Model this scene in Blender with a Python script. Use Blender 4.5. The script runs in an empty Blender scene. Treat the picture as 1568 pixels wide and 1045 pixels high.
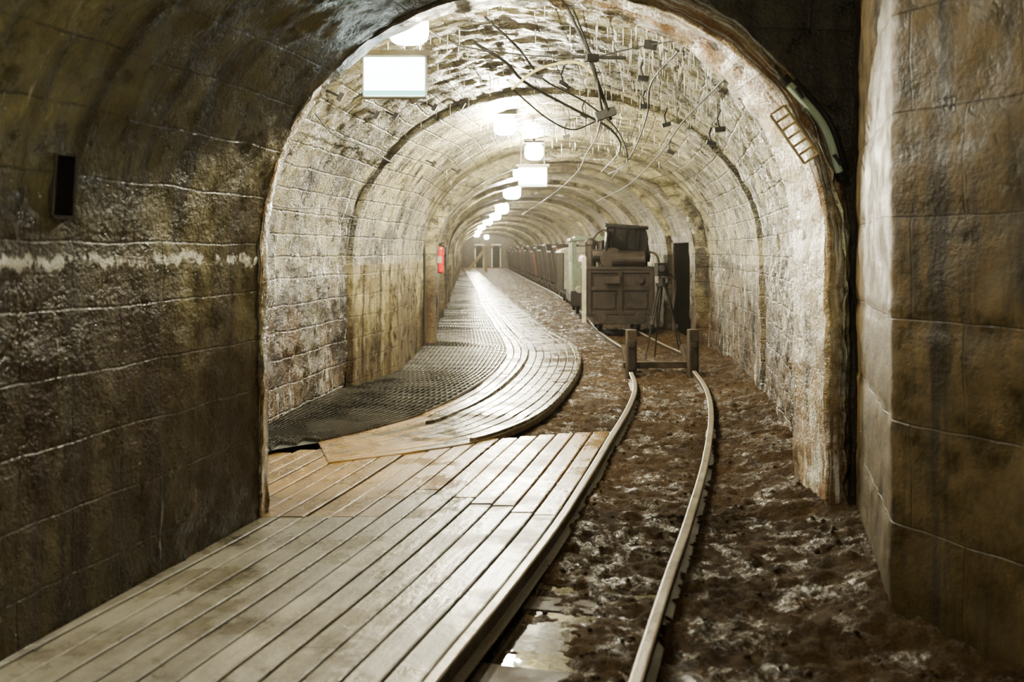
import bpy, math, random
import numpy as np
from mathutils import Vector, Matrix, Euler, noise
random.seed(7)
S = bpy.context.scene

# ---------------------------------------------------------------- materials
class Mat:
    def __init__(s, name):
        s.m = bpy.data.materials.new(name); s.m.use_nodes = True
        s.t = s.m.node_tree; s.b = s.t.nodes['Principled BSDF']
        tc = s.t.nodes.new('ShaderNodeTexCoord'); s.uv = tc.outputs['UV']; s.ob = tc.outputs['Object']
    def put(s, sock, v):
        if isinstance(v, bpy.types.NodeSocket): s.t.links.new(v, sock)
        else:
            if isinstance(v, tuple) and len(v) == 3 and sock.type == 'RGBA': v = (*v, 1)
            sock.default_value = v
    def n(s, typ, ins=None, **props):
        nd = s.t.nodes.new(typ)
        for k, v in props.items(): setattr(nd, k, v)
        for k, v in (ins or {}).items(): s.put(nd.inputs[k], v)
        return nd
    def noise(s, vec, scale, detail=4, rough=.6):
        return s.n('ShaderNodeTexNoise', {'Vector': vec, 'Scale': scale, 'Detail': detail, 'Roughness': rough}).outputs[0]
    def rng(s, f, lo, hi, a=0., b=1.):
        return s.n('ShaderNodeMapRange', {0: f, 1: lo, 2: hi, 3: a, 4: b}).outputs[0]
    def mix(s, f, a, b, blend='MIX'):
        return s.n('ShaderNodeMix', {0: f, 6: a, 7: b}, data_type='RGBA', blend_type=blend).outputs[2]
    def ma(s, op, a, b=0.):
        return s.n('ShaderNodeMath', {0: a, 1: b}, operation=op).outputs[0]
    def mp(s, vec, sc, loc=(0, 0, 0)):
        return s.n('ShaderNodeMapping', {'Vector': vec, 'Scale': sc, 'Location': loc}).outputs[0]
    def sep(s, vec, i):
        return s.n('ShaderNodeSeparateXYZ', {0: vec}).outputs[i]
    def bump(s, h, dist=.02, st=1.):
        o = s.n('ShaderNodeBump', {'Height': h, 'Distance': dist, 'Strength': st}).outputs[0]
        s.put(s.b.inputs['Normal'], o)
    def done(s, col, rough, metal=0., spec=.5):
        s.put(s.b.inputs['Base Color'], col); s.put(s.b.inputs['Roughness'], rough)
        s.put(s.b.inputs['Metallic'], metal); s.put(s.b.inputs['Specular IOR Level'], spec)
        return s.m

def wall_mat(name, c1, c2, low, low_h, bw, bh, dark=.35, calc=.62, orange=0., rlo=.25, rhi=.75,
             mortar=(.03, .027, .018), mort=.012, line=False, bumpd=.02, brickbump=.25, lowtop=.35, bias=0., spots=.66, patch=.0, spec=.4, pth=.48):
    m = Mat(name)
    nz = m.n('ShaderNodeTexNoise', {'Vector': m.ob, 'Scale': 2.5, 'Detail': 2.}).outputs[1]
    off = m.n('ShaderNodeVectorMath', {0: nz, 1: (.5, .5, .5)}, operation='SUBTRACT').outputs[0]
    off = m.n('ShaderNodeVectorMath', {0: off, 'Scale': .045}, operation='SCALE').outputs[0]
    uv = m.n('ShaderNodeVectorMath', {0: m.uv, 1: off}, operation='ADD').outputs[0]
    br = m.n('ShaderNodeTexBrick', {'Vector': uv, 'Color1': c1, 'Color2': c2, 'Mortar': mortar, 'Scale': 1.,
             'Mortar Size': mort, 'Mortar Smooth': .7, 'Bias': bias, 'Brick Width': bw, 'Row Height': bh})
    big = m.noise(m.ob, 1.1, 5, .65)
    med = m.noise(m.ob, 2.3, 5, .72)
    plain = m.mix(.5, c1, c2)
    col = m.mix(m.rng(med, .38, .6, .1, .9), plain, br.outputs[0])
    col = m.mix(m.rng(big, .38, .62, 1 - dark, 0.), col, (.03, .022, .012))
    mid = m.noise(m.ob, 6., 6, .7)
    col = m.mix(1., col, m.n('ShaderNodeCombineColor', {0: m.rng(mid, .3, .7, .22, 1.75), 1: m.rng(mid, .3, .7, .22, 1.70), 2: m.rng(mid, .3, .7, .22, 1.5)}).outputs[0], 'MULTIPLY')
    v = m.sep(m.uv, 1)
    vv = m.ma('ADD', v, m.rng(big, .3, .7, -.35, .35))
    lowm = m.rng(vv, low_h - lowtop, low_h + lowtop, 1., 0.)
    st = m.noise(m.mp(m.uv, (7., .45, 1.)), 1., 4, .6)
    lowf = m.ma('MULTIPLY', lowm, m.rng(st, .35, .6, .45, 1.))
    col = m.mix(lowf, col, low)
    st2 = m.noise(m.mp(m.uv, (8., .55, 1.), (3.3, 1., 0)), 1., 4, .6)
    col = m.mix(m.rng(st2, .48, .62, 0., .88), col, (.018, .013, .007))
    if patch > 0:
        pt = m.noise(m.ob, 1.7, 6, .75)
        col = m.mix(m.ma('MULTIPLY', m.rng(pt, pth, pth + .07, 0., patch), m.rng(v, 2.4, 3.2, 1., .35)), col, (.012, .010, .007))
    if orange > 0:
        so = m.noise(m.mp(m.uv, (5., .5, 1.), (9., 2., 0)), 1., 4, .65)
        col = m.mix(m.rng(so, .45, .62, 0., orange), col, (.20, .085, .016))
    sc = m.noise(m.mp(m.uv, (16., 1.0, 1.), (1., 7., 0)), 1., 5, .7)
    cm = m.ma('MULTIPLY', m.rng(sc, calc, calc + .07), m.rng(med, .46, .56))
    if spots:
        spk = m.noise(m.ob, 26., 3, .75)
        cm = m.ma('MAXIMUM', cm, m.ma('MULTIPLY', m.rng(spk, spots, spots + .05), m.rng(med, .46, .56)))
    if line:
        w = m.noise(m.mp(m.uv, (4., 1., 1.), (2., 0, 0)), 1., 5, .7)
        dv = m.ma('ABSOLUTE', m.ma('SUBTRACT', m.ma('ADD', v, m.rng(w, .3, .7, -.05, .05)), 1.81))
        l = m.ma('MULTIPLY', m.rng(dv, .012, .026, 1., 0.), m.rng(m.noise(m.mp(m.uv, (6., 3., 1.)), 1., 5, .75), .46, .49))
        cm = m.ma('MAXIMUM', cm, l)
    col = m.mix(cm, col, (.64, .63, .54))
    ro = m.rng(mid, .38, .62, rlo, rhi)
    h = m.ma('ADD', m.ma('MULTIPLY', br.outputs[1], -brickbump),
             m.ma('ADD', m.ma('MULTIPLY', mid, 1.2), m.ma('MULTIPLY', m.noise(m.ob, 40., 3, .7), .6)))
    m.bump(h, bumpd, .9)
    return m.done(col, ro, 0., spec)

m_near = wall_mat('near_wall_blocks', (.150, .133, .056), (.095, .084, .035), (.022, .0095, .0034), 1.8, .62, .27, dark=.25, calc=.68, line=True, rlo=.2, rhi=.6, bumpd=.024, brickbump=.14, mort=.008, spec=.35, spots=.70)
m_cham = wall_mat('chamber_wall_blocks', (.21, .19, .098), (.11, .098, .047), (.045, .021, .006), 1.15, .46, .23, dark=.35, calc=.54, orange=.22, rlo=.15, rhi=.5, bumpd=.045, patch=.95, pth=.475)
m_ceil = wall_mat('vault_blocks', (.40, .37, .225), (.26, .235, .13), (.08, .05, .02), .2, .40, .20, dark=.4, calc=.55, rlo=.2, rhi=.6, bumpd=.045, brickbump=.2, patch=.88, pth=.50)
m_plas = wall_mat('smooth_render', (.32, .29, .165), (.25, .225, .12), (.032, .017, .006), 1.25, .46, .23, dark=.4, calc=.60, orange=.12, rlo=.2, rhi=.55, bumpd=.016, brickbump=.15, mortar=(.08, .068, .04), patch=.6, pth=.53)
m_far = wall_mat('far_wall_blocks', (.25, .225, .13), (.15, .135, .072), (.040, .025, .010), 1.1, .5, .25, dark=.5, calc=.6, orange=.1, bumpd=.03, patch=.8, pth=.48)
m_pier = wall_mat('pier_blocks', (.105, .070, .021), (.074, .049, .015), (.038, .024, .009), .3, .52, .42, dark=.6, calc=.78, rlo=.35, rhi=.7, mort=.005, mortar=(.03, .02, .008), bumpd=.008, brickbump=.3, spots=0, spec=.3)
m_head = wall_mat('headwall_concrete', (.05, .045, .026), (.04, .036, .020), (.03, .020, .010), .5, .7, .35, dark=.4, calc=.7, rlo=.25, rhi=.6, bumpd=.03, spots=.72)
m_ring = wall_mat('stained_ring', (.40, .33, .18), (.30, .22, .10), (.15, .072, .02), 1.1, .35, 3., dark=.5, calc=.50, orange=.8, rlo=.15, rhi=.5, bumpd=.03, brickbump=.1)

def mud_mat():
    m = Mat('wet_mud')
    a = m.noise(m.ob, 1.6, 5, .65); b = m.noise(m.ob, 13., 6, .74); c = m.noise(m.ob, 60., 4, .75)
    col = m.mix(m.rng(a, .35, .65), (.026, .0135, .0045), (.066, .037, .0120))
    col = m.mix(m.rng(b, .45, .7, 0, .8), col, (.110, .065, .023))
    col = m.mix(m.rng(c, .35, .6, .5, 0.), col, (.012, .007, .003))
    wet = m.noise(m.ob, 4.2, 6, .8)
    ro = m.rng(wet, .52, .60, .8, .16)
    m.bump(m.ma('ADD', b, m.ma('MULTIPLY', c, .7)), .04, 1.)
    return m.done(col, ro, 0., m.rng(wet, .52, .60, .08, .55))
m_mud = mud_mat()

def plank_mat(name, ca, cb, rlo, rhi, dirt, spec=.5):
    m = Mat(name)
    u = m.sep(m.uv, 0); v = m.sep(m.uv, 1)
    k = m.ma('FLOOR', v)
    wn = m.n('ShaderNodeTexWhiteNoise', {'W': k}, noise_dimensions='1D').outputs[0]
    gv = m.n('ShaderNodeCombineXYZ', {0: m.ma('MULTIPLY', u, 1.6), 1: m.ma('MULTIPLY', v, 5.), 2: m.ma('MULTIPLY', k, 3.7)}).outputs[0]
    g = m.noise(gv, 2.2, 6, .7)
    col = m.mix(m.rng(g, .3, .7), ca, cb)
    col = m.mix(1., col, m.n('ShaderNodeCombineColor', {0: m.rng(wn, 0, 1, .68, 1.18), 1: m.rng(wn, 0, 1, .68, 1.18), 2: m.rng(wn, 0, 1, .68, 1.15)}).outputs[0], 'MULTIPLY')
    d = m.noise(m.ob, 2.2, 6, .75)
    col = m.mix(m.rng(d, .48, .66, 0., dirt), col, (.028, .018, .009))
    w = m.noise(m.ob, 1.8, 5, .7)
    m.bump(m.ma('ADD', g, m.ma('MULTIPLY', m.noise(m.ob, 30., 3), .5)), .006, .8)
    return m.done(col, m.rng(w, .40, .58, rlo, rhi), 0., spec)
m_pl1 = plank_mat('wet_grey_planks', (.135, .120, .086), (.30, .272, .205), .11, .48, .75)
m_pl2 = plank_mat('wet_amber_planks', (.16, .088, .018), (.31, .185, .046), .12, .45, .55)
m_pl3 = plank_mat('wet_dark_planks', (.048, .034, .017), (.12, .087, .045), .09, .45, .75)

def metal_mat(name, ca, cb, lo=.3, hi=.7, metal=.6, sc=7., bd=.004, spec=.5):
    m = Mat(name)
    a = m.noise(m.ob, sc, 4, .7)
    if bd: m.bump(m.noise(m.ob, sc * 6, 3, .7), bd, .8)
    return m.done(m.mix(m.rng(a, .38, .62), ca, cb), m.rng(a, .3, .7, lo, hi), metal, spec)
m_rail = metal_mat('muddy_rail_steel', (.025, .015, .007), (.08, .057, .032), .25, .55, .3)
m_railtop = metal_mat('rail_head_worn', (.15, .125, .085), (.28, .24, .17), .25, .5, .3)
m_rails = metal_mat('polished_wet_rail', (.05, .04, .03), (.2, .18, .13), .12, .35, .8)
m_grate = metal_mat('black_mat', (.006, .005, .004), (.012, .010, .008), .4, .65, .1, 4., 0)
m_bars = metal_mat('grating_bars', (.05, .046, .038), (.12, .11, .09), .2, .38, .8, 2., 0)
m_black = metal_mat('black_iron', (.006, .005, .004), (.016, .014, .011), .4, .75, .3, spec=.3)
m_rust = metal_mat('rusty_dark_steel', (.010, .007, .0045), (.028, .018, .011), .4, .75, .2, spec=.3)
m_brown = metal_mat('brown_wagon_paint', (.012, .0075, .0045), (.030, .018, .010), .4, .75, .1, spec=.3)
m_green = metal_mat('green_loco_paint', (.11, .14, .09), (.18, .21, .135), .35, .6, .1)
m_cream = metal_mat('cream_paint', (.28, .26, .18), (.42, .39, .28), .4, .7, 0.)
m_redp = metal_mat('extinguisher_red', (.55, .02, .015), (.40, .015, .01), .2, .35, 0.)
m_redw = metal_mat('red_wagon_paint', (.12, .022, .012), (.06, .02, .01), .4, .7, 0.)
m_hose = metal_mat('yellow_cable', (.30, .25, .09), (.42, .36, .16), .4, .6, 0.)
m_cable = metal_mat('black_rubber_cable', (.008, .008, .006), (.016, .015, .012), .5, .8, 0.)
m_wood = metal_mat('old_timber', (.016, .010, .005), (.042, .027, .014), .5, .8, 0., spec=.3)
m_pale = metal_mat('pale_timber', (.33, .24, .09), (.42, .33, .15), .5, .75, 0.)
m_dark = metal_mat('painted_opening_shade', (.003, .003, .002), (.006, .005, .004), .9, 1., 0., spec=0.)  # near-black colour painted for the shade inside openings
m_calc = metal_mat('calcite', (.50, .48, .40), (.70, .68, .58), .2, .4, 0.)

def water_mat():
    m = Mat('muddy_water')
    m.bump(m.noise(m.ob, 7., 2), .003, .5)
    return m.done((.02, .013, .006), .03, 0., .8)
m_water = water_mat()

def emis(name, col, st):
    m = Mat(name)
    m.put(m.b.inputs['Base Color'], (.8, .8, .8)); m.put(m.b.inputs['Emission Color'], col)
    m.b.inputs['Emission Strength'].default_value = st
    m.m.cycles.emission_sampling = 'NONE'
    return m.m
def bulb_glass():
    m = Mat('lit_lamp_diffuser')
    e = m.n('ShaderNodeEmission', {0: (1., .97, .84, 1), 1: 200.}); t = m.n('ShaderNodeBsdfTransparent')
    a = m.n('ShaderNodeAddShader', {0: e.outputs[0], 1: t.outputs[0]})
    m.t.links.new(a.outputs[0], m.t.nodes['Material Output'].inputs['Surface'])
    m.m.cycles.emission_sampling = 'NONE'
    return m.m
m_bulb = bulb_glass()
def gl():
    m = Mat('green_glass_tube'); return m.done((.35, .45, .34), .12, 0., .8)
m_glass = gl()

# ---------------------------------------------------------------- mesh builder
class B:
    def __init__(s): s.v = []; s.f = []; s.m = []; s.uv = []
    def add(s, vs, fs, mat=0, uvs=None):
        o = len(s.v); s.v += [tuple(v) for v in vs]
        for i, f in enumerate(fs):
            s.f.append([a + o for a in f]); s.m.append(mat[i] if isinstance(mat, list) else mat)
            s.uv.append(uvs[i] if uvs else [(0, 0)] * len(f))
    def box(s, c, d, r=(0, 0, 0), mat=0, taper=1.):
        R = Euler([math.radians(a) for a in r]).to_matrix(); c = Vector(c)
        vs = []
        for z in (-.5, .5):
            t = 1. if z < 0 else taper
            for x, y in ((-.5, -.5), (.5, -.5), (.5, .5), (-.5, .5)):
                vs.append(c + R @ Vector((x * d[0] * t, y * d[1] * t, z * d[2])))
        s.add(vs, [(0, 3, 2, 1), (4, 5, 6, 7), (0, 1, 5, 4), (1, 2, 6, 5), (2, 3, 7, 6), (3, 0, 4, 7)], mat)
    def cyl(s, p, q, r, mat=0, n=14, r2=None):
        s.tube([p, q], r, mat, n, [r, r if r2 is None else r2])
    def tube(s, pts, r, mat=0, n=8, rad=None):
        pts = [Vector(p) for p in pts]; vs = []; k = len(pts)
        for i, p in enumerate(pts):
            t = (pts[min(i + 1, k - 1)] - pts[max(i - 1, 0)]).normalized()
            a = t.cross(Vector((0, 0, 1)) if abs(t.z) < .9 else Vector((1, 0, 0))).normalized(); b = t.cross(a)
            rr = rad[i] if rad else r
            for j in range(n):
                an = 2 * math.pi * j / n; vs.append(p + (a * math.cos(an) + b * math.sin(an)) * rr)
        fs = [(i * n + j, i * n + (j + 1) % n, (i + 1) * n + (j + 1) % n, (i + 1) * n + j) for i in range(k - 1) for j in range(n)]
        fs += [tuple(range(n))[::-1], tuple((k - 1) * n + j for j in range(n))]
        s.add(vs, fs, mat)
    def sweep(s, prof, pts, mat=0, pm=None):
        pts = [Vector(p) for p in pts]; n = len(prof); k = len(pts); vs = []
        for i, p in enumerate(pts):
            t = (pts[min(i + 1, k - 1)] - pts[max(i - 1, 0)]); t.z = 0; t.normalize()
            l = Vector((t.y, -t.x, 0))
            for (x, z) in prof: vs.append(p + l * x + Vector((0, 0, z)))
        fs = [(i * n + j, i * n + (j + 1) % n, (i + 1) * n + (j + 1) % n, (i + 1) * n + j) for i in range(k - 1) for j in range(n)]
        mm = [(pm[j] if pm else mat) for i in range(k - 1) for j in range(n)] + [mat, mat]
        fs += [tuple(range(n))[::-1], tuple((k - 1) * n + j for j in range(n))]
        s.add(vs, fs, mm)
    def sphere(s, c, r, mat=0, n=14, m=9, e=1.):
        r = (r, r, r) if not isinstance(r, tuple) else r
        P = lambda t: math.copysign(abs(t) ** e, t)
        vs = [(c[0] + r[0] * P(math.sin(math.pi * i / m)) * P(math.cos(2 * math.pi * j / n)), c[1] + r[1] * P(math.sin(math.pi * i / m)) * P(math.sin(2 * math.pi * j / n)), c[2] + r[2] * P(math.cos(math.pi * i / m))) for i in range(m + 1) for j in range(n)]
        s.add(vs, [(i * n + j, (i + 1) * n + j, (i + 1) * n + (j + 1) % n, i * n + (j + 1) % n) for i in range(m) for j in range(n)], mat)
    def obj(s, name, mats, loc=(0, 0, 0), rz=0., smooth=False, bevel=0.):
        me = bpy.data.meshes.new(name); me.from_pydata(s.v, [], s.f)
        for m in (mats if isinstance(mats, list) else [mats]): me.materials.append(m)
        me.polygons.foreach_set('material_index', s.m)
        uvl = me.uv_layers.new(name='UVMap')
        flat = [c for f in s.uv for p in f for c in p]
        uvl.data.foreach_set('uv', flat)
        if smooth: me.polygons.foreach_set('use_smooth', [True] * len(s.f))
        me.update()
        ob = bpy.data.objects.new(name, me); S.collection.objects.link(ob)
        ob.location = loc; ob.rotation_euler = (0, 0, rz)
        if bevel:
            b = ob.modifiers.new('Bevel', 'BEVEL'); b.width = bevel; b.segments = 2; b.limit_method = 'ANGLE'
        return ob

def grid_obj(name, P, UV, mat, smooth=True):
    a, b = P.shape[:2]
    me = bpy.data.meshes.new(name)
    idx = np.arange(a * b).reshape(a, b)
    q = np.stack([idx[:-1, :-1], idx[1:, :-1], idx[1:, 1:], idx[:-1, 1:]], -1).reshape(-1, 4)
    me.vertices.add(a * b); me.vertices.foreach_set('co', P.reshape(-1).astype(np.float32))
    me.loops.add(q.size); me.loops.foreach_set('vertex_index', q.reshape(-1).astype(np.int32))
    me.polygons.add(len(q)); me.polygons.foreach_set('loop_start', (np.arange(len(q)) * 4).astype(np.int32))
    me.polygons.foreach_set('loop_total', np.full(len(q), 4, np.int32))
    me.update(calc_edges=True)
    uv = me.uv_layers.new(name='UVMap'); uv.data.foreach_set('uv', UV.reshape(-1, 2)[q.reshape(-1)].reshape(-1).astype(np.float32))
    me.polygons.foreach_set('use_smooth', [smooth] * len(q)); me.materials.append(mat); me.validate()
    ob = bpy.data.objects.new(name, me); S.collection.objects.link(ob); return ob

def cat(pts, n=12):
    pts = [np.array(p, float) for p in pts]; out = []
    P = [2 * pts[0] - pts[1]] + pts + [2 * pts[-1] - pts[-2]]
    for i in range(1, len(P) - 2):
        for j in range(n):
            t = j / n
            out.append(.5 * ((2 * P[i]) + (-P[i - 1] + P[i + 1]) * t + (2 * P[i - 1] - 5 * P[i] + 4 * P[i + 1] - P[i + 2]) * t * t + (-P[i - 1] + 3 * P[i] - 3 * P[i + 1] + P[i + 2]) * t ** 3))
    out.append(pts[-1]); return np.array(out)

# ---------------------------------------------------------------- tunnel dimensions
XL = ([-3, 5.7, 8.08, 10.5, 12.2, 15, 21.8, 35, 50, 95], [-2.9, -2.42, -2.04, -1.74, -1.45, -1.38, -1.6, -2.2, -2.85, -4.9])
XR = ([5.9, 6.5, 9.7, 11.1, 13.4, 16, 20, 27, 35, 50, 95], [1.93, 1.99, 2.52, 2.78, 3.0, 3.02, 3.0, 2.85, 2.6, 2.05, .45])
TOP = ([5, 10, 15, 30, 95], [3.35, 3.22, 3.1, 3.05, 3.1])
def xl(d): return float(np.interp(d, *XL))
def xr(d): return float(np.interp(d, *XR))
ribs = [(10.5, 15.1, .05), (15.1, 15.55, .23)]
dd = 18.6
while dd < 90: ribs.append((dd, dd + .45, .10)); dd += 3.4
def inset(d):
    for a, b, i in ribs:
        if a <= d < b: return i
    return 0.
def zc(x, d, ins=None):
    i = inset(d) if ins is None else ins
    l, r, t = xl(d) + i, xr(d) - i, float(np.interp(d, *TOP)) - i
    c, a = (l + r) / 2, (r - l) / 2
    return 1.35 + (t - 1.35) * max(0., 1 - abs((x - c) / a) ** 2.15) ** (1 / 2.15)

def profile(l, r, sp, top, n1, n2, ex=2.15, z0=-.35):
    c, a, h = (l + r) / 2, (r - l) / 2, top - sp
    pts = [(l, z0 + (sp - z0) * i / n1) for i in range(n1)]
    for i in range(n2 + 1):
        th = math.pi * i / n2; cx, sz = -math.cos(th), math.sin(th)
        pts.append((c + a * math.copysign(abs(cx) ** (2 / ex), cx), sp + h * max(sz, 0) ** (2 / ex)))
    pts += [(r, sp - (sp - z0) * i / n1) for i in range(1, n1 + 1)]
    return np.array(pts)

def lining(ds, n1, n2, mats, amp, names=('wall_left', 'ceiling', 'wall_right'), prof=None, parts=(1, 1, 1)):
    P = []; U = []
    for k, d in enumerate(ds):
        i = inset(d)
        pr = prof(d, n1, n2) if prof else profile(xl(d) + i, xr(d) - i, 1.35, float(np.interp(d, *TOP)) - i, n1, n2)
        seg = np.sqrt(((pr[1:] - pr[:-1]) ** 2).sum(1)); s = np.concatenate([[0], np.cumsum(seg)])
        v = np.minimum(s, s[-1] - s)
        tg = np.gradient(pr, axis=0); tg /= (np.linalg.norm(tg, axis=1)[:, None] + 1e-9)
        nx, nz = tg[:, 1], -tg[:, 0]
        row = []
        for j in range(len(pr)):
            p = Vector((pr[j, 0], d, pr[j, 1]))
            am = amp(d, pr[j, 0]) if callable(amp) else amp
            h = am * (noise.fractal(p * 1.3, .8, 2., 3) * .7 + noise.fractal(p * 7., .6, 2., 5) * .6)
            row.append((p.x + nx[j] * h, d, p.z + nz[j] * h))
        P.append(row); U.append(np.stack([np.full(len(pr), d), v], 1))
    P = np.array(P); U = np.array(U); a, b = n1, n1 + n2
    if parts[0]: grid_obj(names[0], P[:, :a + 1], U[:, :a + 1], mats[0])
    if parts[1]: grid_obj(names[1], P[:, a:b + 1], U[:, a:b + 1], mats[1])
    if parts[2]: grid_obj(names[2], P[:, b:], U[:, b:], mats[2])

def steps(a, b, st):
    e = [x for r in ribs for x in r[:2] if a < x < b]
    L = list(np.arange(a, b, st)) + [b]
    for x in e: L += [x - .012, x + .002]
    return sorted(set(round(x, 4) for x in L))

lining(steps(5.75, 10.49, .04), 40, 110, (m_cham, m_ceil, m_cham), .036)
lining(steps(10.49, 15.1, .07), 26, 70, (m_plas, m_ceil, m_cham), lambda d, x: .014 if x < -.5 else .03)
lining(steps(15.1, 40, .15), 14, 40, (m_far, m_far, m_far), .03)
lining(steps(40, 95, .5), 8, 30, (m_far, m_far, m_far), .04)

OX0, OX1, OSP, OTOP = -1.42, 1.86, 1.45, 3.02
def near_prof(d, n1, n2):
    l = -1.42 + (d - 5.58) * .232; r = OX1 + (d - 5.58) * .232
    p = profile(l, r, OSP, OTOP, n1, n2)
    c = (l + r) / 2
    q = p.copy()
    m = p[:, 0] > c
    t = (p[m, 0] - c) / (r - c)
    q[m, 1] = OTOP + .45 * np.clip(t, 0, 1); q[m, 0] = c + t * (r - c + .45)
    return q
lining(list(np.arange(-2.5, 5.6, .04)) + [5.62], 46, 120, (m_near, m_near, m_near), .020, prof=near_prof, parts=(1, 1, 0))

def hd(x): return 5.60 + (x + 1.42) * .085
pr = profile(OX0, OX1, OSP, OTOP, 30, 90)
cx = (OX0 + OX1) / 2
rows = []; us = []
for (x, z) in pr:
    if z <= OSP + 1e-4: ox, oz = (-3.1 if x < cx else 2.5), z
    else:
        vx, vz = x - cx, z - OSP
        k = min((3.3 if vx < 0 else 2.3) / max(abs(vx), 1e-4), 2.6 / max(vz, 1e-4)); ox, oz = cx + vx * k, OSP + vz * k
    row = []; ur = []
    back = .10 + .30 * (x - OX0) / (OX1 - OX0)
    row.append((x, hd(x) + back + .1, z)); ur.append((0, z))
    row.append((x, hd(x) + back * .5, z)); ur.append((.2, z))
    n = 14
    for i in range(n + 1):
        t = (i / n) ** 1.3; px, pz = x + (ox - x) * t, z + (oz - z) * t
        h = .03 * noise.fractal(Vector((px * 3, 1.2, pz * 3)), .8, 2., 4) * (1 if i else 0)
        row.append((px, hd(px) - h, pz)); ur.append((px, pz))
    rows.append(row); us.append(ur)
grid_obj('wall_back', np.array(rows)[::-1], np.array(us)[::-1], m_head)
P = []; U = []
s = 0
for j, (x, z) in enumerate(pr):
    if j: s += math.dist(pr[j], pr[j - 1])
    t = max(0., min(1., (x + .2) / .8)); w = .02 + .115 * t; pro = .01 + .045 * t
    tg = pr[min(j + 1, len(pr) - 1)] - pr[max(j - 1, 0)]; tg = tg / np.linalg.norm(tg); ox, oz = -tg[1], tg[0]
    dp = .12 + .55 * max(0, (x - OX0) / (OX1 - OX0)); row = []
    sec = [(0, dp), (0, dp * .66), (0, dp * .33), (0, 0), (-.008, -pro * .6), (.012, -pro), (w * .3, -pro), (w * .6, -pro), (w * .9, -pro), (w, -pro * .7), (w + .005, .03)]
    for k, (o, y) in enumerate(sec):
        p = Vector((x, y * 3, z)); h = .018 * noise.fractal(p * 6., .6, 2., 5)
        row.append((x + ox * (o + h - .012), hd(x) + y + h * .5, z + oz * (o + h - .012)))
    P.append(row); U.append([(k * .08 + z * .0, min(s, 99)) for k in range(len(sec))])
Pz = np.array(P); Uu = np.array(U, float)
tot = Uu[-1, 0, 1]; Uu[:, :, 1] = np.minimum(Uu[:, :, 1], tot - Uu[:, :, 1])
grid_obj('arch_ring', Pz[::-1], Uu[::-1], m_ring)

path = [(3.1, .2), (2.55, 1.9), (1.82, 3.54), (1.565, 4.105), (1.575, 4.16), (2.0, 5.79), (2.06, 6.0)]
samp = []; u = 0.
for (a, b) in zip(path[:-1], path[1:]):
    L = math.dist(a, b); n = max(1, int(L / .045))
    for i in range(n): samp.append((a[0] + (b[0] - a[0]) * i / n, a[1] + (b[1] - a[1]) * i / n, u + L * i / n))
    u += L
samp.append((*path[-1], u))
P = []; U = []
zs = np.arange(-.35, 3.65, .04)
for (x, y, uu) in samp:
    rowi = []
    for z in zs:
        k = math.floor((z + .04) / .42); e = abs(((z + .04) / .42) - round((z + .04) / .42)) * .42
        n0 = noise.noise(Vector((k * 7.3, 1.1, 2.))) * .012
        h = n0 + .012 * noise.fractal(Vector((x, y, z)) * 4, .8, 2., 4) - (.008 if e < .02 else 0)
        rowi.append((x - h, y - h * .5, z))
    P.append(rowi); U.append([(uu + .06, z + .04) for z in zs])
grid_obj('wall_right', np.array(P)[::-1], np.array(U)[::-1], m_pier)

b = B()
b.box((-2.2, 95, 1.3), (7, .4, 4.2), mat=0)
for x in (-3.1, -1.5):
    b.box((x, 94.72, .85), (.7, .2, 1.7), mat=1); b.cyl((x, 94.6, 1.7), (x, 94.82, 1.7), .35, 1, 20)  # solid near-black slabs paint the shade of the doorways
    for sx in (-.40, .40): b.box((x + sx, 94.65, .85), (.10, .3, 1.8), mat=2)
    b.box((x, 94.65, 2.12), (.95, .3, .12), mat=2)
b.obj('wall_end', [m_far, m_dark, m_cream])
b = B(); b.box((-2.6, 74, .9), (.22, .22, 2.6), (0, 38, 0), 0); b.box((-2.0, 74, .8), (.2, .2, 2.2), (0, -6, 0), 0)
b.obj('timber_prop', m_pale, bevel=.01)

# framed near-black panel flush on the right wall, painting a recess's shade
b = B()
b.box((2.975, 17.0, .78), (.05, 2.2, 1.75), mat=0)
for y in (15.85, 18.15): b.box((2.97, y, .80), (.10, .14, 1.85), mat=1)
b.box((2.97, 17.0, 1.70), (.10, 2.45, .12), mat=1)
b.obj('painted_recess_1', [m_dark, m_wood], bevel=.01)

# ---------------------------------------------------------------- track curves
LR = cat([(-.98, .6), (-.65, 2.), (-.28, 3.46), (.0, 4.5), (.28, 5.6), (.69, 7.5), (1.13, 9.6), (1.36, 11.), (1.47, 12.3)], 14)
RR = cat([(-.28, .6), (.06, 2.), (.43, 3.46), (.70, 4.5), (1.0, 5.6), (1.45, 7.4), (1.86, 9.3), (2.12, 10.9), (2.27, 12.4)], 14)
lrx = lambda d: float(np.interp(d, LR[:, 1], LR[:, 0])); rrx = lambda d: float(np.interp(d, RR[:, 1], RR[:, 0]))
ML = cat([(-1.45, 7.55), (-1.05, 8.05), (-.60, 8.85), (-.20, 10.4), (.13, 13.), (.20, 15.5), (-.1, 20), (-.6, 28), (-1.35, 42), (-4.2, 90)], 14)
MR = cat([(-1.30, 7.05), (-.75, 7.42), (-.15, 8.05), (.38, 9.6), (.87, 12.9), (.96, 16.), (.60, 20.3), (.08, 28), (-.75, 42), (-3.5, 90)], 14)
DEND = ([-2.4, -1.73, -.88, -.22, .35, .75], [7.5, 7.5, 7.75, 8.05, 8.15, 8.3])

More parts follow.
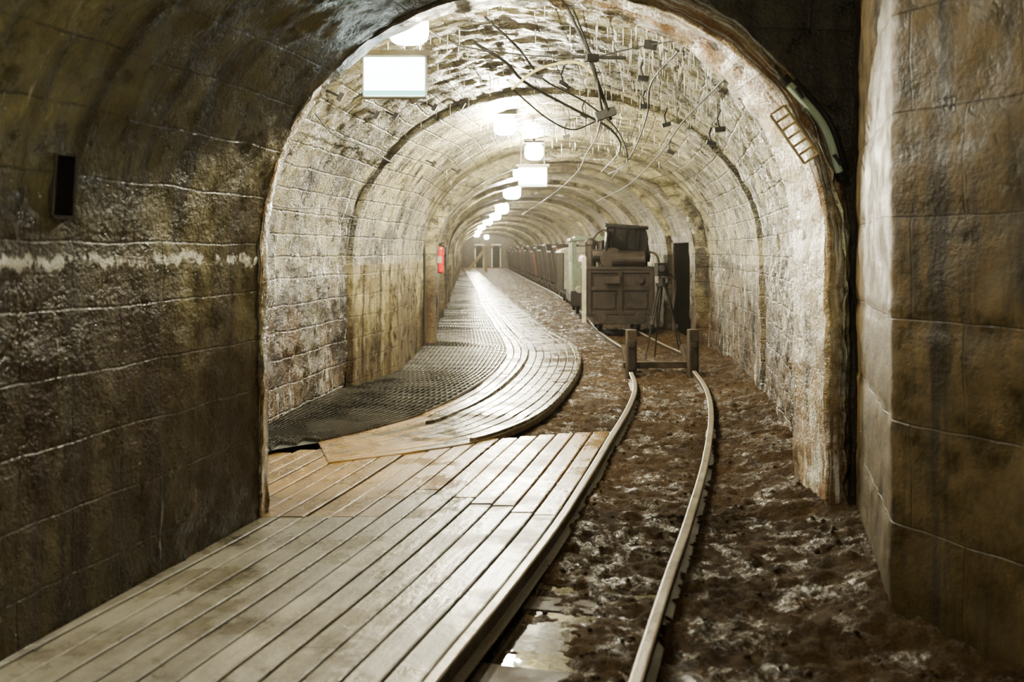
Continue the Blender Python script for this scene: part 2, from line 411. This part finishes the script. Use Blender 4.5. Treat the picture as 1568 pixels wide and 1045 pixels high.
def zmud(x, d):
    p = Vector((x, d, 0))
    z = -.078 + .026 * noise.fractal(p * 1.8, .9, 2., 3) + .026 * noise.fractal(p * 9., .5, 2.1, 6)
    r = xr(max(d, 5.9)) if d > 5.85 else (1.56 + .265 * (d - 4.12) if d > 4.12 else 1.56 - .45 * (d - 4.12))
    if x > r - .75: z += .12 * min(1., (x - r + .75) / .75) ** 1.5
    if d < 13:
        l, q = lrx(d), rrx(d)
        if x < l + .03:
            t = min(1, (l + .03 - x) / .08)
            if d < float(np.interp(x, *DEND)) + .1: z = z * (1 - t) + min(z, -.17) * t
        for rx in (l, q):
            e = abs(x - rx)
            if e < .10: z -= .02 * (1 - e / .10)
        if l < x < q and d < 5.6: z -= .035 * min(1, (5.6 - d) / .8)
        if d < 4.7 and l < x < l + .42: z -= .04 * min(1, (4.7 - d) / .5) * min(1, (l + .42 - x) / .1)
        elif x > q and d < 4.4: z -= .03 * min(1, (4.4 - d))
    if d > 12: z += .03 * min(1., (d - 12) / 2)
    xm1 = float(np.interp(d, MR[:, 1], MR[:, 0])) + .05
    if d > 7. and x < xm1: z = min(z, -.07)
    return z
ys = list(np.arange(1.2, 10, .022)) + list(np.arange(10, 16, .05)) + list(np.arange(16, 30, .2)) + list(np.arange(30, 96, .8))
P = []; U = []
nx = 230
for y in ys:
    a = xl(y) - .3 if y > 5.7 else -2.7; c = xr(max(y, 5.9)) + .35 if y > 5.9 else max(2.2, 1.56 - .45 * (y - 4.12) + .3)
    row = [(a + (c - a) * i / nx, y) for i in range(nx + 1)]
    P.append([(x, y, zmud(x, y)) for x, y in row]); U.append(row)
grid_obj('floor', np.array(P)[:, ::-1], np.array(U)[:, ::-1], m_mud)

b = B()
pts = [(lrx(d) + .06, d) for d in (1.6, 2.6, 3.2, 4., 5.3)] + [(rrx(d) - .06, d) for d in (5.3, 4., 3.2, 2.6, 1.6)]
b.add([(x, y, -.131) for x, y in pts], [(4, 5, 6, 3), (3, 6, 7, 2), (2, 7, 8, 1), (1, 8, 9, 0)], 0)
b.obj('puddle', m_water)

b = B()
for i in range(420):
    d = 2.6 + 9 * random.random() ** 1.3
    rx = (xr(d) if d > 5.9 else 1.56 + abs(.3 * (d - 4.12)))
    x = random.uniform(lrx(d) + .08, rx - .12)
    if abs(x - rrx(d)) < .08: continue
    r = random.uniform(.005, .016) * (1.6 if random.random() < .06 else 1)
    n, m = 7, 5; vs = []
    sd = random.random() * 50
    for a in range(m + 1):
        for c in range(n):
            p = Vector((math.sin(math.pi * a / m) * math.cos(2 * math.pi * c / n), math.sin(math.pi * a / m) * math.sin(2 * math.pi * c / n), .7 * math.cos(math.pi * a / m)))
            p *= r * (1 + .35 * noise.noise(p * 1.5 + Vector((sd, 0, 0))))
            vs.append((x + p.x, d + p.y, zmud(x, d) + p.z + r * .2))
    b.add(vs, [(a * n + c, (a + 1) * n + c, (a + 1) * n + (c + 1) % n, a * n + (c + 1) % n) for a in range(m) for c in range(n)], 0)
b.obj('loose_stones', m_mud, smooth=True)

# ---------------------------------------------------------------- rails and sleepers
rp = [(-.045, -.11), (.045, -.11), (.045, -.10), (.010, -.09), (.010, -.035), (.024, -.028), (.026, -.006), (.019, 0), (-.019, 0), (-.026, -.006), (-.024, -.028), (-.010, -.035), (-.010, -.09), (-.045, -.10)]
pm = [0] * 14
for j in (6, 7, 8): pm[j] = 2
b = B()
for C in (LR, RR): b.sweep(rp, [(x, y, .012 + .008 * noise.noise(Vector((x, y * .8, 3)))) for x, y in C], 0, pm)
for d in np.arange(2.2, 12.2, .78):
    a, c = lrx(d), rrx(d); yy = d + random.uniform(-.05, .05)
    b.box(((a + c) / 2 + .03, yy, -.170), (c - a + .34, .17, .09), (0, 0, -14 + random.uniform(-3, 3)), 1)
b.obj('mine_railway_track', [m_rail, m_wood, m_railtop], bevel=.003)

b = B()
for C in (ML, MR):
    b.sweep([(-.020, -.06), (.020, -.06), (.020, .016), (.015, .022), (-.015, .022), (-.020, .016)], [(x, y, .018) for x, y in C[24:]], 0)
b.obj('walkway_rails', [m_rails])
TR = cat([(2.12, 14.4), (2.03, 16.), (1.98, 18), (2.0, 20), (2.05, 25), (1.85, 35), (1.25, 50), (.25, 76), (-.4, 90)], 10)
def tx(d): return float(np.interp(d, TR[:, 1], TR[:, 0]))
b = B()
for o in (-.36, .36):
    b.sweep(rp, [(x + o, y, .03) for x, y in TR], 0, pm)
for d in np.arange(14., 30, .8): b.box((tx(d), d, -.095), (1.25, .2, .08), (0, 0, -2), 1)
b.obj('siding_railway_track', [m_rail, m_wood, m_railtop], bevel=.004)

# ---------------------------------------------------------------- plank walkways
def plankstrip(b, dlist, mat, k, zt=0., th=.045, zf=None):
    n = len(dlist); vs = []; L = 0; us = []
    for i, (a, c) in enumerate(dlist):
        if i: L += math.dist(a, dlist[i - 1][0])
        z = zt + (zf(a) if zf else 0)
        ww = Vector((c[0] - a[0], c[1] - a[1])); e = ww.normalized() * min(.006, ww.length * .2)
        a2 = (a[0] + e.x, a[1] + e.y); c2 = (c[0] - e.x, c[1] - e.y)
        vs += [(*a, z - th), (*a, z - .005), (*a2, z), (*c2, z), (*c, z - .005), (*c, z - th)]; us.append(L)
    fs = []; uv = []
    for i in range(n - 1):
        for j in range(5):
            fs.append((i * 6 + j, i * 6 + j + 1, (i + 1) * 6 + j + 1, (i + 1) * 6 + j))
            uv.append([(us[i], k + .1 + .16 * j), (us[i], k + .26 + .16 * j), (us[i + 1], k + .26 + .16 * j), (us[i + 1], k + .1 + .16 * j)])
    fs += [(0, 5, 4, 3, 2, 1), tuple((n - 1) * 6 + j for j in range(6))]; uv += [[(0, k + .5)] * 6, [(us[-1], k + .5)] * 6]
    b.add(vs, fs, mat, uv)

b = B(); kk = 0
PW = .142
for k in range(22):
    cuts = [.9, random.uniform(1.8, 3.0), 5.62, 9.]
    if k < 7: cuts = [.9, random.uniform(2, 4.3), 5.62 + k * .10 + (0 if k % 2 else .05), 9.]
    for c0, c1 in zip(cuts[:-1], cuts[1:]):
        pts = []
        zz = random.uniform(-.006, .003)
        for d in list(np.arange(c0, c1 + .001, .1)) + [c1]:
            r = lrx(d) - .045 - k * PW; l = r - PW + .014
            if d > float(np.interp((l + r) / 2, *DEND)): break
            wall = (-1.42 + .232 * (d - 5.58)) if d < 5.62 else xl(d)
            if r < wall + .01: continue
            l = max(l, wall - .005)
            if pts and d - pts[-1][0][1] < .02: continue
            pts.append(((l, d), (r, d)))
        if len(pts) > 2:
            if c1 < 8: pts[-1] = ((pts[-1][0][0], pts[-1][0][1] - .006), (pts[-1][1][0], pts[-1][1][1] - .006))
            kk += 1
            plankstrip(b, pts, 1 if c0 > 5. else 0, kk, zz, zf=lambda a: .006 * noise.noise(Vector((a[0], a[1], 5.))))
b.obj('plank_walkway', [m_pl1, m_pl2])

b = B()
T0 = -.38
ts = np.linspace(T0, 1.05, 11)
def zw(a):
    d = a[1]; return .016 + .010 * math.sin(d * .9) * (1 if d > 9 else 0) + .004 * noise.noise(Vector((a[0], d, 2)))
for k in range(10):
    i0 = 0; N = len(ML)
    while i0 < N - 2:
        i1 = min(N - 1, i0 + random.randint(16, 26)) if i0 or k % 2 else 11 + k
        pts = []
        for i in range(i0, i1 + 1):
            A, C = ML[i], MR[i]
            t0 = ts[k]; t1 = ts[k + 1] - .014
            pts.append((tuple(A + (C - A) * t0), tuple(A + (C - A) * t1)))
        plankstrip(b, pts, 1 if i0 < 12 else 0, 40 + kk, random.uniform(-.003, .003), zf=zw); kk += 1
        i0 = i1
b.obj('curved_plank_walkway', [m_pl3, m_pl2])

# ---------------------------------------------------------------- grating mat along left wall
EDG = ML + (MR - ML) * T0
def gx(t, d):
    a = xl(d) + inset(d) + .04; c = float(np.interp(d, EDG[:, 1], EDG[:, 0]))
    return a + (c - a) * t
def gz(t, d):
    return .035 + (.07 * math.sin((d - 7) * .62) ** 2 * (1 - t) ** .7 if d < 17 else 0) + .010 * math.sin(d * 1.7 + t * 3)
b = B()
dl = [d for d in list(np.arange(6.95, 20, .2)) + list(np.arange(20, 60, .8))]
def d0(t): return 6.87 + .85 * t
def gd(t, d): return max(d, d0(t))
nt = 9
vs = [(gx(i / nt, gd(i / nt, d)), gd(i / nt, d), gz(i / nt, gd(i / nt, d)) - .018) for d in dl for i in range(nt + 1)]
b.add(vs, [(j * (nt + 1) + i, j * (nt + 1) + i + 1, (j + 1) * (nt + 1) + i + 1, (j + 1) * (nt + 1) + i) for j in range(len(dl) - 1) for i in range(nt)], 0)
def strip(pts, w, h, mat):
    b.sweep([(-w, -.015), (w, -.015), (w * .4, h), (-w * .4, h)], pts, mat)
for i in range(23):
    t = i / 22
    strip([(gx(t, d), d, gz(t, d)) for d in dl if d >= d0(t) and d < 40], .007, .010, 1)
d = 7.0
while d < 60:
    tt = [t for t in np.linspace(0, 1, 9) if d >= d0(t)]
    if len(tt) > 1: strip([(gx(t, d), d, gz(t, d)) for t in tt], .006 if d < 18 else .025, .002, 1)
    d += .20 if d < 12 else (.40 if d < 18 else .9)
b.obj('rubber_grating_mat', [m_grate, m_bars])

# ---------------------------------------------------------------- lamps and signs
m_sign = emis('sign_glow', (.20, .80, .72), 4.)
m_signw = emis('sign_white_glow', (.86, 1., .95), 16.)
def lamp(x, d, z, ceil, W, r=.1, e=.6):
    b = B()
    b.cyl((0, 0, ceil - z + .04), (0, 0, r + .02), .02, 0, 8)
    b.box((0, 0, r + .02), (r * 2.4, r * 1.7, .03), mat=0)
    b.sphere((0, 0, 0), (r * 1.15, r * .8, r), 1, 28, 14, e)
    for sx in (-.6, .6): b.tube([(sx * r, -r * .8, r), (sx * r, -r * .85, -r * .9), (sx * r, r * .85, -r * .9), (sx * r, r * .8, r)], .003, 0, 5)
    o = b.obj('bulkhead_lamp', [m_black, m_bulb], (x, d, z), smooth=False)
    L = bpy.data.lights.new('lamp_bulb', 'POINT'); L.energy = W; L.color = (1., .91, .62); L.shadow_soft_size = .05
    lo = bpy.data.objects.new('lamp_bulb', L); S.collection.objects.link(lo); lo.parent = o; lo.location = (0, 0, -.005)
for (x, d, z, W) in [(-.66, 6.35, 2.93, 520), (-.08, 11.3, 2.93, 780), (.30, 13.6, 2.86, 360), (.17, 17, 2.86, 620), (0., 22.3, 2.84, 880), (-.30, 30, 2.80, 1000), (-.6, 36, 2.80, 800), (-1.05, 43, 2.80, 1000), (-1.6, 52, 2.80, 1100), (-2.1, 62, 2.78, 1300), (-2.7, 76, 2.78, 1500), (-2.3, 90, 2.78, 1500)]:
    lamp(x, d, z, zc(x, d), W, .11 if d < 15 else (.13 if d < 20 else .17))  # diffusers oversized, so the lamps' glare is built into their shape
lamp(-.5, 1.0, 2.72, 2.93, 140)

def sign(x, d, z, w, h, ceil):
    b = B()
    b.box((0, 0, 0), (w, .07, h), mat=0)
    b.box((0, -.038, 0), (w - .02, .01, h - .02), mat=1)
    b.box((0, -.044, -h * .40), (w * .96, .006, h * .12), mat=2)
    b.box((0, 0, h / 2 + .02), (w + .05, .09, .035), mat=0)
    for sx in (-w * .4, w * .4): b.cyl((sx, 0, h / 2), (sx, 0, ceil - z + .03), .007, 0, 6)
    b.obj('emergency_exit_sign', [m_cream, m_signw, m_sign], (x, d, z))
sign(-.74, 6.3, 2.60, .40, .26, zc(-.74, 6.3))
sign(.27, 13.0, 2.47, .38, .26, zc(.27, 13.0))

b = B()
A = Vector((1.60, 5.76, 2.47)); C = Vector((1.90, 5.78, 1.96)); mid = Vector((1.80, 5.76, 2.23))
tp = cat([A, mid, C], 8)
b.tube(tp, .024, 1, 10)
b.cyl(A, A + (A - mid).normalized() * .05, .032, 0, 12); b.cyl(C, C + (C - mid).normalized() * .05, .032, 0, 12)
b.tube([p + np.array((.045, .03, .03)) for p in tp], .014, 0, 6)
for p in (tp[2], tp[-3]): b.box(tuple(p), (.07, .1, .015), (0, 55, 0), 0)
b.obj('tube_lamp_fitting', [m_black, m_glass], smooth=False)
b = B()
A = Vector((1.54, 5.78, 2.32)); C = Vector((1.74, 5.79, 2.04)); u_ = (C - A); n_ = Vector((-u_.z, 0, u_.x)).normalized() * .05
for sg in (-1, 1): b.tube([A + n_ * sg, C + n_ * sg], .009, 0, 6)
for t in np.linspace(0, 1, 7): b.tube([A + u_ * t + n_, A + u_ * t - n_], .008, 0, 6)
b.obj('cable_ladder_plate', m_pale)

# ---------------------------------------------------------------- cables, hangers, stalactites
b = B()
def cab(pts, r, mat=0, n=8): b.tube([tuple(p) for p in cat(pts, n)], r * .9, mat, 6)
cab([(-.30, 7.6, 3.1), (-.05, 7.9, 3.0), (.12, 8.4, 2.92), (.55, 9.4, 2.86), (1.05, 10.6, 2.80), (1.3, 12., 2.72), (1.35, 15, 2.70)], .014)
cab([(-.20, 7.2, 3.2), (.05, 7.6, 3.05), (.28, 8.6, 2.98), (.75, 9.8, 2.95), (1.2, 11.2, 2.84), (1.5, 13, 2.66), (1.45, 15, 2.66)], .010)
cab([(.30, 6.4, 3.28), (.56, 7.0, 2.86), (.66, 7.3, 2.52), (.75, 8.4, 2.62), (.85, 10, 2.66), (.9, 12, 2.68), (.95, 15, 2.66), (.75, 20, 2.6), (.3, 30, 2.6)], .009)
cab([(.56, 7., 2.86), (.95, 6.9, 2.93), (1.3, 6.5, 2.90), (1.55, 6.2, 2.80)], .006)
cab([(.56, 7., 2.86), (.1, 7., 2.88), (-.4, 6.7, 2.9), (-.66, 6.4, 3.02)], .006)
cab([(0., 7.6, 2.74), (.18, 7.55, 2.87), (.38, 7.5, 2.92), (.5, 7.4, 2.90), (.6, 7.3, 2.80)], .013, 1)
cab([(0., 7.6, 2.74), (.3, 8.4, 2.62), (.55, 9.0, 2.60), (.8, 9.6, 2.75)], .008)
cab([(1.5, 7.0, 2.72), (1.55, 8.2, 2.72), (1.6, 9.5, 2.70), (1.7, 11.5, 2.62), (1.75, 15, 2.5), (1.7, 20, 2.5)], .010)
cab([(1.2, 7.2, 2.95), (1.2, 8.6, 2.95), (1.35, 10., 2.85), (1.5, 12.5, 2.72), (1.5, 15, 2.6)], .010)
cab([(-1.5, 7.6, 2.55), (-1.52, 8.5, 2.5), (-1.4, 9.5, 2.5), (-1.3, 10.4, 2.45), (-1.2, 12, 2.45), (-1.1, 14.8, 2.4)], .008)
cab([(-1.93, 7., 1.9), (-1.85, 8.2, 1.86), (-1.72, 9.3, 1.9), (-1.62, 10.4, 1.85)], .006)
cab([(-1.31, 14.9, .1), (-1.31, 14.95, 1.2), (-1.30, 14.95, 1.9), (-1.1, 14.95, 2.4)], .02)
for pts in ([(.35, 6.9, 3.25), (.55, 7., 2.88)], [(.53, 7., 2.9), (.72, 7.25, 2.46)], [(.42, 7., 2.87), (.80, 7., 2.86)]): b.tube(pts, .013, 0, 8)
b.box((.56, 7., 2.86), (.09, .06, .05), (0, 0, 20)); b.box((.68, 7.25, 2.50), (.15, .09, .06), (0, -20, 0)); b.box((.96, 6.9, 2.93), (.09, .03, .06), (0, 10, 0))
b.box((.20, 8.4, 2.98), (.12, .08, .05), (0, 15, 0))
for (x, d) in [(1.1, 8.2), (.5, 9.3), (1.3, 9.6), (.8, 10.8), (1.6, 10.2), (1.75, 8.3), (1.9, 9.4), (.7, 12.5), (1.5, 12.6), (1.9, 11.8), (.9, 15.8), (1.2, 17.5), (.8, 20), (.6, 24)]:
    z = zc(x, d); b.tube([(x, d, z + .03), (x - .04, d, z - .08), (x - .02, d, z - .16)], .009, 0, 7)
    b.box((x - .02, d, z - .17), (.09, .05, .04), (0, random.uniform(-30, 30), 0))
b.obj('overhead_cables', [m_cable, m_hose])

b = B()
for (x, d) in [(-1.02, 8.3), (-1.18, 9.3), (-.85, 9.8), (-1.45, 7.9), (-1.3, 8.9), (-.6, 10.2), (-1.0, 11.6), (-.8, 13.2)]:
    z = zc(x, d); q = Vector((.25, 0, -.12)).normalized()
    p = Vector((x, d, z)); b.tube([p - q * .04, p + q * .10], .010, 0, 8); b.box(p + q * .10, (.04, .04, .07), (0, 30, 0))
b.obj('wall_hooks', m_black)

b = B()
for i in range(520):
    d = random.uniform(6.6, 10.4) if i < 400 else random.uniform(10.6, 15)
    x = (random.gauss(1.25, .38) if random.random() < .7 else random.uniform(-1.2, 1.8))
    if x > xr(d) - .25 or x < xl(d) + .3: continue
    z = zc(x, d); L = random.uniform(.03, .11) * (1.6 if random.random() < .2 else 1)
    b.cyl((x, d, z + .03), (x + random.uniform(-.004, .004), d, z - L), random.uniform(.005, .009), 0, 6, .002)
b.obj('stalactites', m_calc, smooth=True)

b = B()
b.box((-1.785, 3.93, 1.76), (.05, .10, .235), (0, 4, -13), 0)  # near-black box paints the shade of a small wall recess
for dz in (-.125, .125): b.box((-1.785, 3.93, 1.76 + dz), (.05, .135, .014), (0, 4, -13), 1)
for dy in (-.06, .06): b.box((-1.785 + dy * .232, 3.93 + dy, 1.76), (.05, .014, .25), (0, 4, -13), 1)
b.obj('wall_vent', [m_dark, m_rust])

b = B()
b.cyl((0, 0, -.22), (0, 0, .18), .075, 0, 20); b.sphere((0, 0, .18), (.075, .075, .06), 0, 20); b.sphere((0, 0, -.22), (.075, .075, .03), 0, 20)
b.cyl((0, 0, .22), (0, 0, .28), .022, 1); b.box((.03, 0, .29), (.12, .025, .02), (0, -15, 0), 1); b.box((.03, 0, .265), (.11, .02, .015), (0, 8, 0), 1)
b.tube(cat([(.02, 0, .25), (.10, 0, .2), (.10, 0, 0), (.095, 0, -.12)], 6), .010, 1, 6)
b.box((-.09, 0, 0), (.04, .08, .3), (0, 0, 0), 1); b.box((0, -.074, .0), (.09, .008, .12), mat=2)
b.obj('fire_extinguisher', [m_redp, m_black, m_cream], (xl(18.) + .17, 18., 1.35), smooth=False)

# ---------------------------------------------------------------- buffer stop
b = B()
for x, y in ((1.49, 12.45), (2.27, 12.5)):
    b.box((x, y, .16), (.12, .14, .72), (0, 0, 5), 0); b.box((x, y - .08, .2), (.09, .03, .38), (0, 0, 5), 1); b.cyl((x, y - .11, .33), (x, y - .06, .33), .04, 1, 12)
    b.box((x, y + .28, .06), (.10, .62, .10), (38, 0, 5), 0)
b.box((1.88, 12.62, .06), (.95, .08, .08), (0, 0, 4), 0)
for dy in (0., .22): b.box((1.88, 12.9 + dy, .02), (.62, .07, .04), (0, 0, 4), 2)
for sx in (-.28, 0, .28): b.box((1.88 + sx, 12.98, .045), (.05, .42, .03), (0, 0, 4), 2)
b.obj('buffer_stop', [m_wood, m_rust, m_wood], bevel=.008)

b = B(); top = Vector((0, 0, 1.02))
for an in (100, 220, 335):
    a = math.radians(an); f = Vector((.34 * math.cos(a), .28 * math.sin(a), -.03)); t = top + Vector((.05 * math.cos(a), .05 * math.sin(a), 0))
    m_ = t.lerp(f, .55); sd = Vector((-math.sin(a), math.cos(a), 0)) * .025
    b.cyl(t + sd, m_ + sd * .6, .014, 0, 8); b.cyl(t - sd, m_ - sd * .6, .014, 0, 8); b.cyl(m_ + (t - m_) * .15, f, .015, 0, 8, .009); b.box(m_, (.07, .05, .06), (0, 0, an), 0)
b.cyl((0, 0, 1.0), (0, 0, 1.05), .09, 0, 16); b.cyl((0, 0, 1.05), (0, 0, 1.13), .05, 0, 12)
b.box((0, 0, 1.24), (.17, .13, .19), (0, 0, 15), 0); b.cyl((-.02, -.16, 1.26), (.02, .12, 1.26), .045, 0, 14, .055)
b.tube(cat([(.08, 0, 1.2), (.2, 0, 1.05), (.17, 0, .6), (.25, .05, .1)], 6), .01, 0, 6)
b.obj('camera_tripod', [m_black], (2.12, 14.1, 0))

# ---------------------------------------------------------------- wagons
def wheels(b, ys_, r=.17, g=.36, mat=1):
    for y in ys_:
        b.cyl((-g - .1, y, r + .03), (g + .1, y, r + .03), .03, mat, 10)
        for sx in (-1, 1):
            b.cyl((sx * (g - .03), y, r + .03), (sx * (g + .03), y, r + .03), r, mat, 22); b.cyl((sx * (g - .045), y, r + .03), (sx * (g - .03), y, r + .03), r + .025, mat, 22)
            b.box((sx * (g + .09), y, r + .06), (.07, .16, .14), mat=mat)
def wagon(d, mats, L=1.7, H=1.18, W=.52):
    b = B(); w0, w1 = W - .16, W; z0, z1 = .38, H; l0, l1 = L / 2 - .12, L / 2
    o = [(-w0, -l0, z0), (w0, -l0, z0), (w0, l0, z0), (-w0, l0, z0), (-w1, -l1, z1), (w1, -l1, z1), (w1, l1, z1), (-w1, l1, z1)]
    i = [(x * .92, y * .95, z + (.04 if z == z0 else 0)) for x, y, z in o]
    b.add(o + i, [(0, 3, 2, 1), (0, 1, 5, 4), (1, 2, 6, 5), (2, 3, 7, 6), (3, 0, 4, 7), (8, 9, 10, 11), (8, 12, 13, 9), (9, 13, 14, 10), (10, 14, 15, 11), (11, 15, 12, 8), (4, 5, 13, 12), (5, 6, 14, 13), (6, 7, 15, 14), (7, 4, 12, 15)], 0)
    for sy in (-1, 1): b.box((0, sy * l1, z1), (2 * w1 + .05, .05, .06), mat=1)
    tl = math.degrees(math.atan(.16 / (z1 - z0)))
    for sx in (-1, 1):
        b.box((sx * w1, 0, z1), (.05, L, .06), mat=1); b.box((sx * .25, 0, .33), (.09, L + .2, .12), mat=1)
        for y in (-.5, 0, .5): b.box((sx * (w0 + w1) / 2 + sx * .015, y, (z0 + z1) / 2), (.03, .06, z1 - z0), (0, sx * tl, 0), 1)
    for x in (-.2, .2): b.box((x, -(l0 + l1) / 2 - .015, (z0 + z1) / 2), (.06, .03, z1 - z0), (8.5, 0, 0), 1)
    wheels(b, (-.42, .42))
    for sy in (-1, 1): b.cyl((0, sy * (L / 2 - .1), .34), (0, sy * (L / 2 + .14), .34), .045, 1, 12); b.cyl((0, sy * (L / 2 + .12), .34), (0, sy * (L / 2 + .16), .34), .10, 1, 16)
    ang = -math.atan2(tx(d + .5) - tx(d - .5), 1.)
    b.obj('mine_wagon', mats, (tx(d), d, .03), ang, bevel=.006)
for k in range(20):
    d = 31.8 + k * 2.6
    if d > 80: break
    wagon(d, [[m_redw, m_brown, m_brown, m_rust, m_brown][k % 5], m_rust], H=[1.62, 1.45, 1.7, 1.5][k % 4], W=.58, L=1.9)

def angd(d): return -math.atan2(tx(d + .5) - tx(d - .5), 1.)
b = B(); wheels(b, (-.6, .6)); b.box((0, 0, .36), (.9, 2.2, .14), mat=1); b.box((0, 0, .93), (1.06, 2.1, 1.0), mat=0)
for y in (-1.0, -.5, 0, .5, 1.0):
    for sx in (-1, 1): b.box((sx * .54, y, .93), (.03, .06, 1.0), mat=1)
for x in (-.5, -.17, .17, .5): b.box((x, -1.06, .93), (.05, .03, 1.), mat=1)
vs = []
for y in (-1.12, 1.12):
    for t in np.linspace(0, math.pi, 11): vs.append((-math.cos(t) * .58, y, 1.43 + .16 * math.sin(t)))
b.add(vs, [(i, i + 1, 12 + i, 11 + i) for i in range(10)] + [tuple(range(11)), tuple(range(11, 22))[::-1], (0, 11, 21, 10)], 0)
b.obj('covered_wagon', [m_cream, m_rust], (tx(28.4) - .12, 28.4, .03), angd(28.4), bevel=.006)

b = B(); wheels(b, (-.75, .75), .2)
b.box((0, 0, .40), (1.0, 3.0, .22), mat=1); b.box((0, -1.52, .42), (1.1, .08, .34), mat=1)
b.box((0, .55, .86), (.86, 1.7, .72), mat=2)
b.cyl((0, -.3, 1.22), (0, 1.4, 1.22), .2, 2, 16)
for sx in (-1, 1):
    b.box((sx * .5, -.85, .85), (.05, 1.15, .72), mat=0)
    for y in (-1.4, -.85, -.32): b.box((sx * .5, y, 1.45), (.05, .09, .55), mat=0)
for y in (-1.42, -.28):
    b.box((0, y, .85), (1.0, .05, .72), mat=0)
    for x in (-.46, 0, .46): b.box((x, y, 1.45), (.09, .05, .55), mat=0)
b.box((0, -.85, 1.73), (1.12, 1.35, .06), mat=0); b.box((0, -.85, 1.78), (.9, 1.1, .05), mat=0)
b.box((0, -1.46, .95), (.55, .03, .4), mat=2)
for x in (-.36, .36): b.cyl((x, -1.50, .62), (x, -1.60, .62), .08, 3, 16)
b.cyl((0, -1.55, .42), (0, -1.78, .42), .05, 1, 12); b.cyl((0, -1.74, .42), (0, -1.79, .42), .12, 1, 16)
b.obj('mine_locomotive', [m_green, m_rust, m_redw, m_cream], (tx(23.6) - .2, 23.6, .03), angd(23.6), bevel=.008)

b = B(); wheels(b, (-.5, .5), .17)
b.box((0, 0, .26), (1.0, 1.9, .16), mat=1)
b.box((0, 0, .76), (1.16, 1.62, .86), mat=0)
for x in (-.57, 0, .57): b.box((x, -.83, .76), (.08, .06, .86), mat=1)
for z in (.38, .82, 1.14): b.box((0, -.83, z), (1.2, .05, .07), mat=1)
for x in (-.29, .29):
    b.box((x, -.82, .60), (.40, .03, .30), mat=1)
    for sx in (-.16, .16):
        for sz in (-.11, .11): b.cyl((x + sx, -.85, .60 + sz), (x + sx, -.83, .60 + sz), .018, 0, 8)
for sx in (-1, 1):
    for y in (-.75, 0, .75): b.box((sx * .60, y, .75), (.05, .07, .86), mat=1)
b.box((0, 0, 1.19), (1.26, 1.74, .06), mat=1)
b.box((-.15, -.88, .98), (.30, .05, .14), mat=1); b.cyl((.35, -.92, .98), (.35, -.85, .98), .07, 1, 16)
for x in (-.35, .35): b.cyl((x, -.96, .30), (x, -.84, .30), .10, 1, 18)
b.box((-.66, -.86, .80), (.08, .05, 1.2), mat=3)
b.cyl((-.52, -.5, 1.22), (-.52, -.5, 1.62), .10, 1, 16); b.sphere((-.52, -.5, 1.64), .11, 1); b.cyl((-.33, -.6, 1.22), (-.33, -.6, 1.70), .06, 1, 12)
b.cyl((-.5, -.62, 1.42), (-.1, -.62, 1.42), .12, 1, 18); b.cyl((-.15, -.72, 1.36), (.45, -.72, 1.36), .15, 1, 20); b.cyl((-.15, -.78, 1.36), (-.15, -.40, 1.36), .21, 1, 22)
R = Euler((math.radians(22), math.radians(4), 0)).to_matrix(); c0 = Vector((.12, -.45, 1.72))
def bk(p, d, r=(0, 0, 0)):
    b.box(c0 + R @ Vector(p), d, (22 + r[0], 4 + r[1], r[2]), 2)
bk((0, -.02, 0), (.72, .04, .50)); bk((-.36, -.2, -.02), (.035, .40, .46)); bk((.36, -.2, -.02), (.035, .40, .46)); bk((0, -.2, -.25), (.72, .42, .04)); bk((0, -.04, .27), (.80, .08, .05))
for x in (-.24, 0, .24): bk((x, -.05, 0), (.04, .03, .5))
for sx in (-.42, .50): b.box((sx + .05, -.3, 1.50), (.06, .5, .14), (35, 0, 0), 1)
b.tube(cat([(.45, -.7, 1.5), (.66, -.8, 1.42), (.72, -.85, 1.0), (.66, -.85, .5)], 8), .022, 1, 7)
b.tube(cat([(-.5, -.5, 1.7), (-.3, -.6, 1.9), (-.15, -.6, 1.7), (-.2, -.7, 1.4)], 8), .02, 1, 7)
b.box((.3, .4, 1.40), (.6, .7, .4), mat=1)
b.obj('shovel_loader', [m_brown, m_rust, m_black, m_cream], (1.98, 18.9, .0), angd(19.2), bevel=.008)

# ---------------------------------------------------------------- camera, world
cam = bpy.data.cameras.new('camera'); co = bpy.data.objects.new('camera', cam); S.collection.objects.link(co)
co.location = (0, 0, 1.5); co.rotation_euler = (math.radians(90), 0, 0)
cam.lens = 35; cam.sensor_width = 36; cam.shift_y = -.0877; cam.clip_end = 300
cam.dof.use_dof = True; cam.dof.focus_distance = 9.; cam.dof.aperture_fstop = 2.4
S.camera = co
w = bpy.data.worlds.new('World'); S.world = w; w.use_nodes = True
w.node_tree.nodes['Background'].inputs[0].default_value = (.02, .018, .012, 1); w.node_tree.nodes['Background'].inputs[1].default_value = .3
vsn = w.node_tree.nodes.new('ShaderNodeVolumeScatter')
vsn.inputs['Density'].default_value = .00035; vsn.inputs['Anisotropy'].default_value = .8; vsn.inputs['Color'].default_value = (1, .98, .92, 1)
w.node_tree.links.new(vsn.outputs[0], w.node_tree.nodes['World Output'].inputs['Volume'])
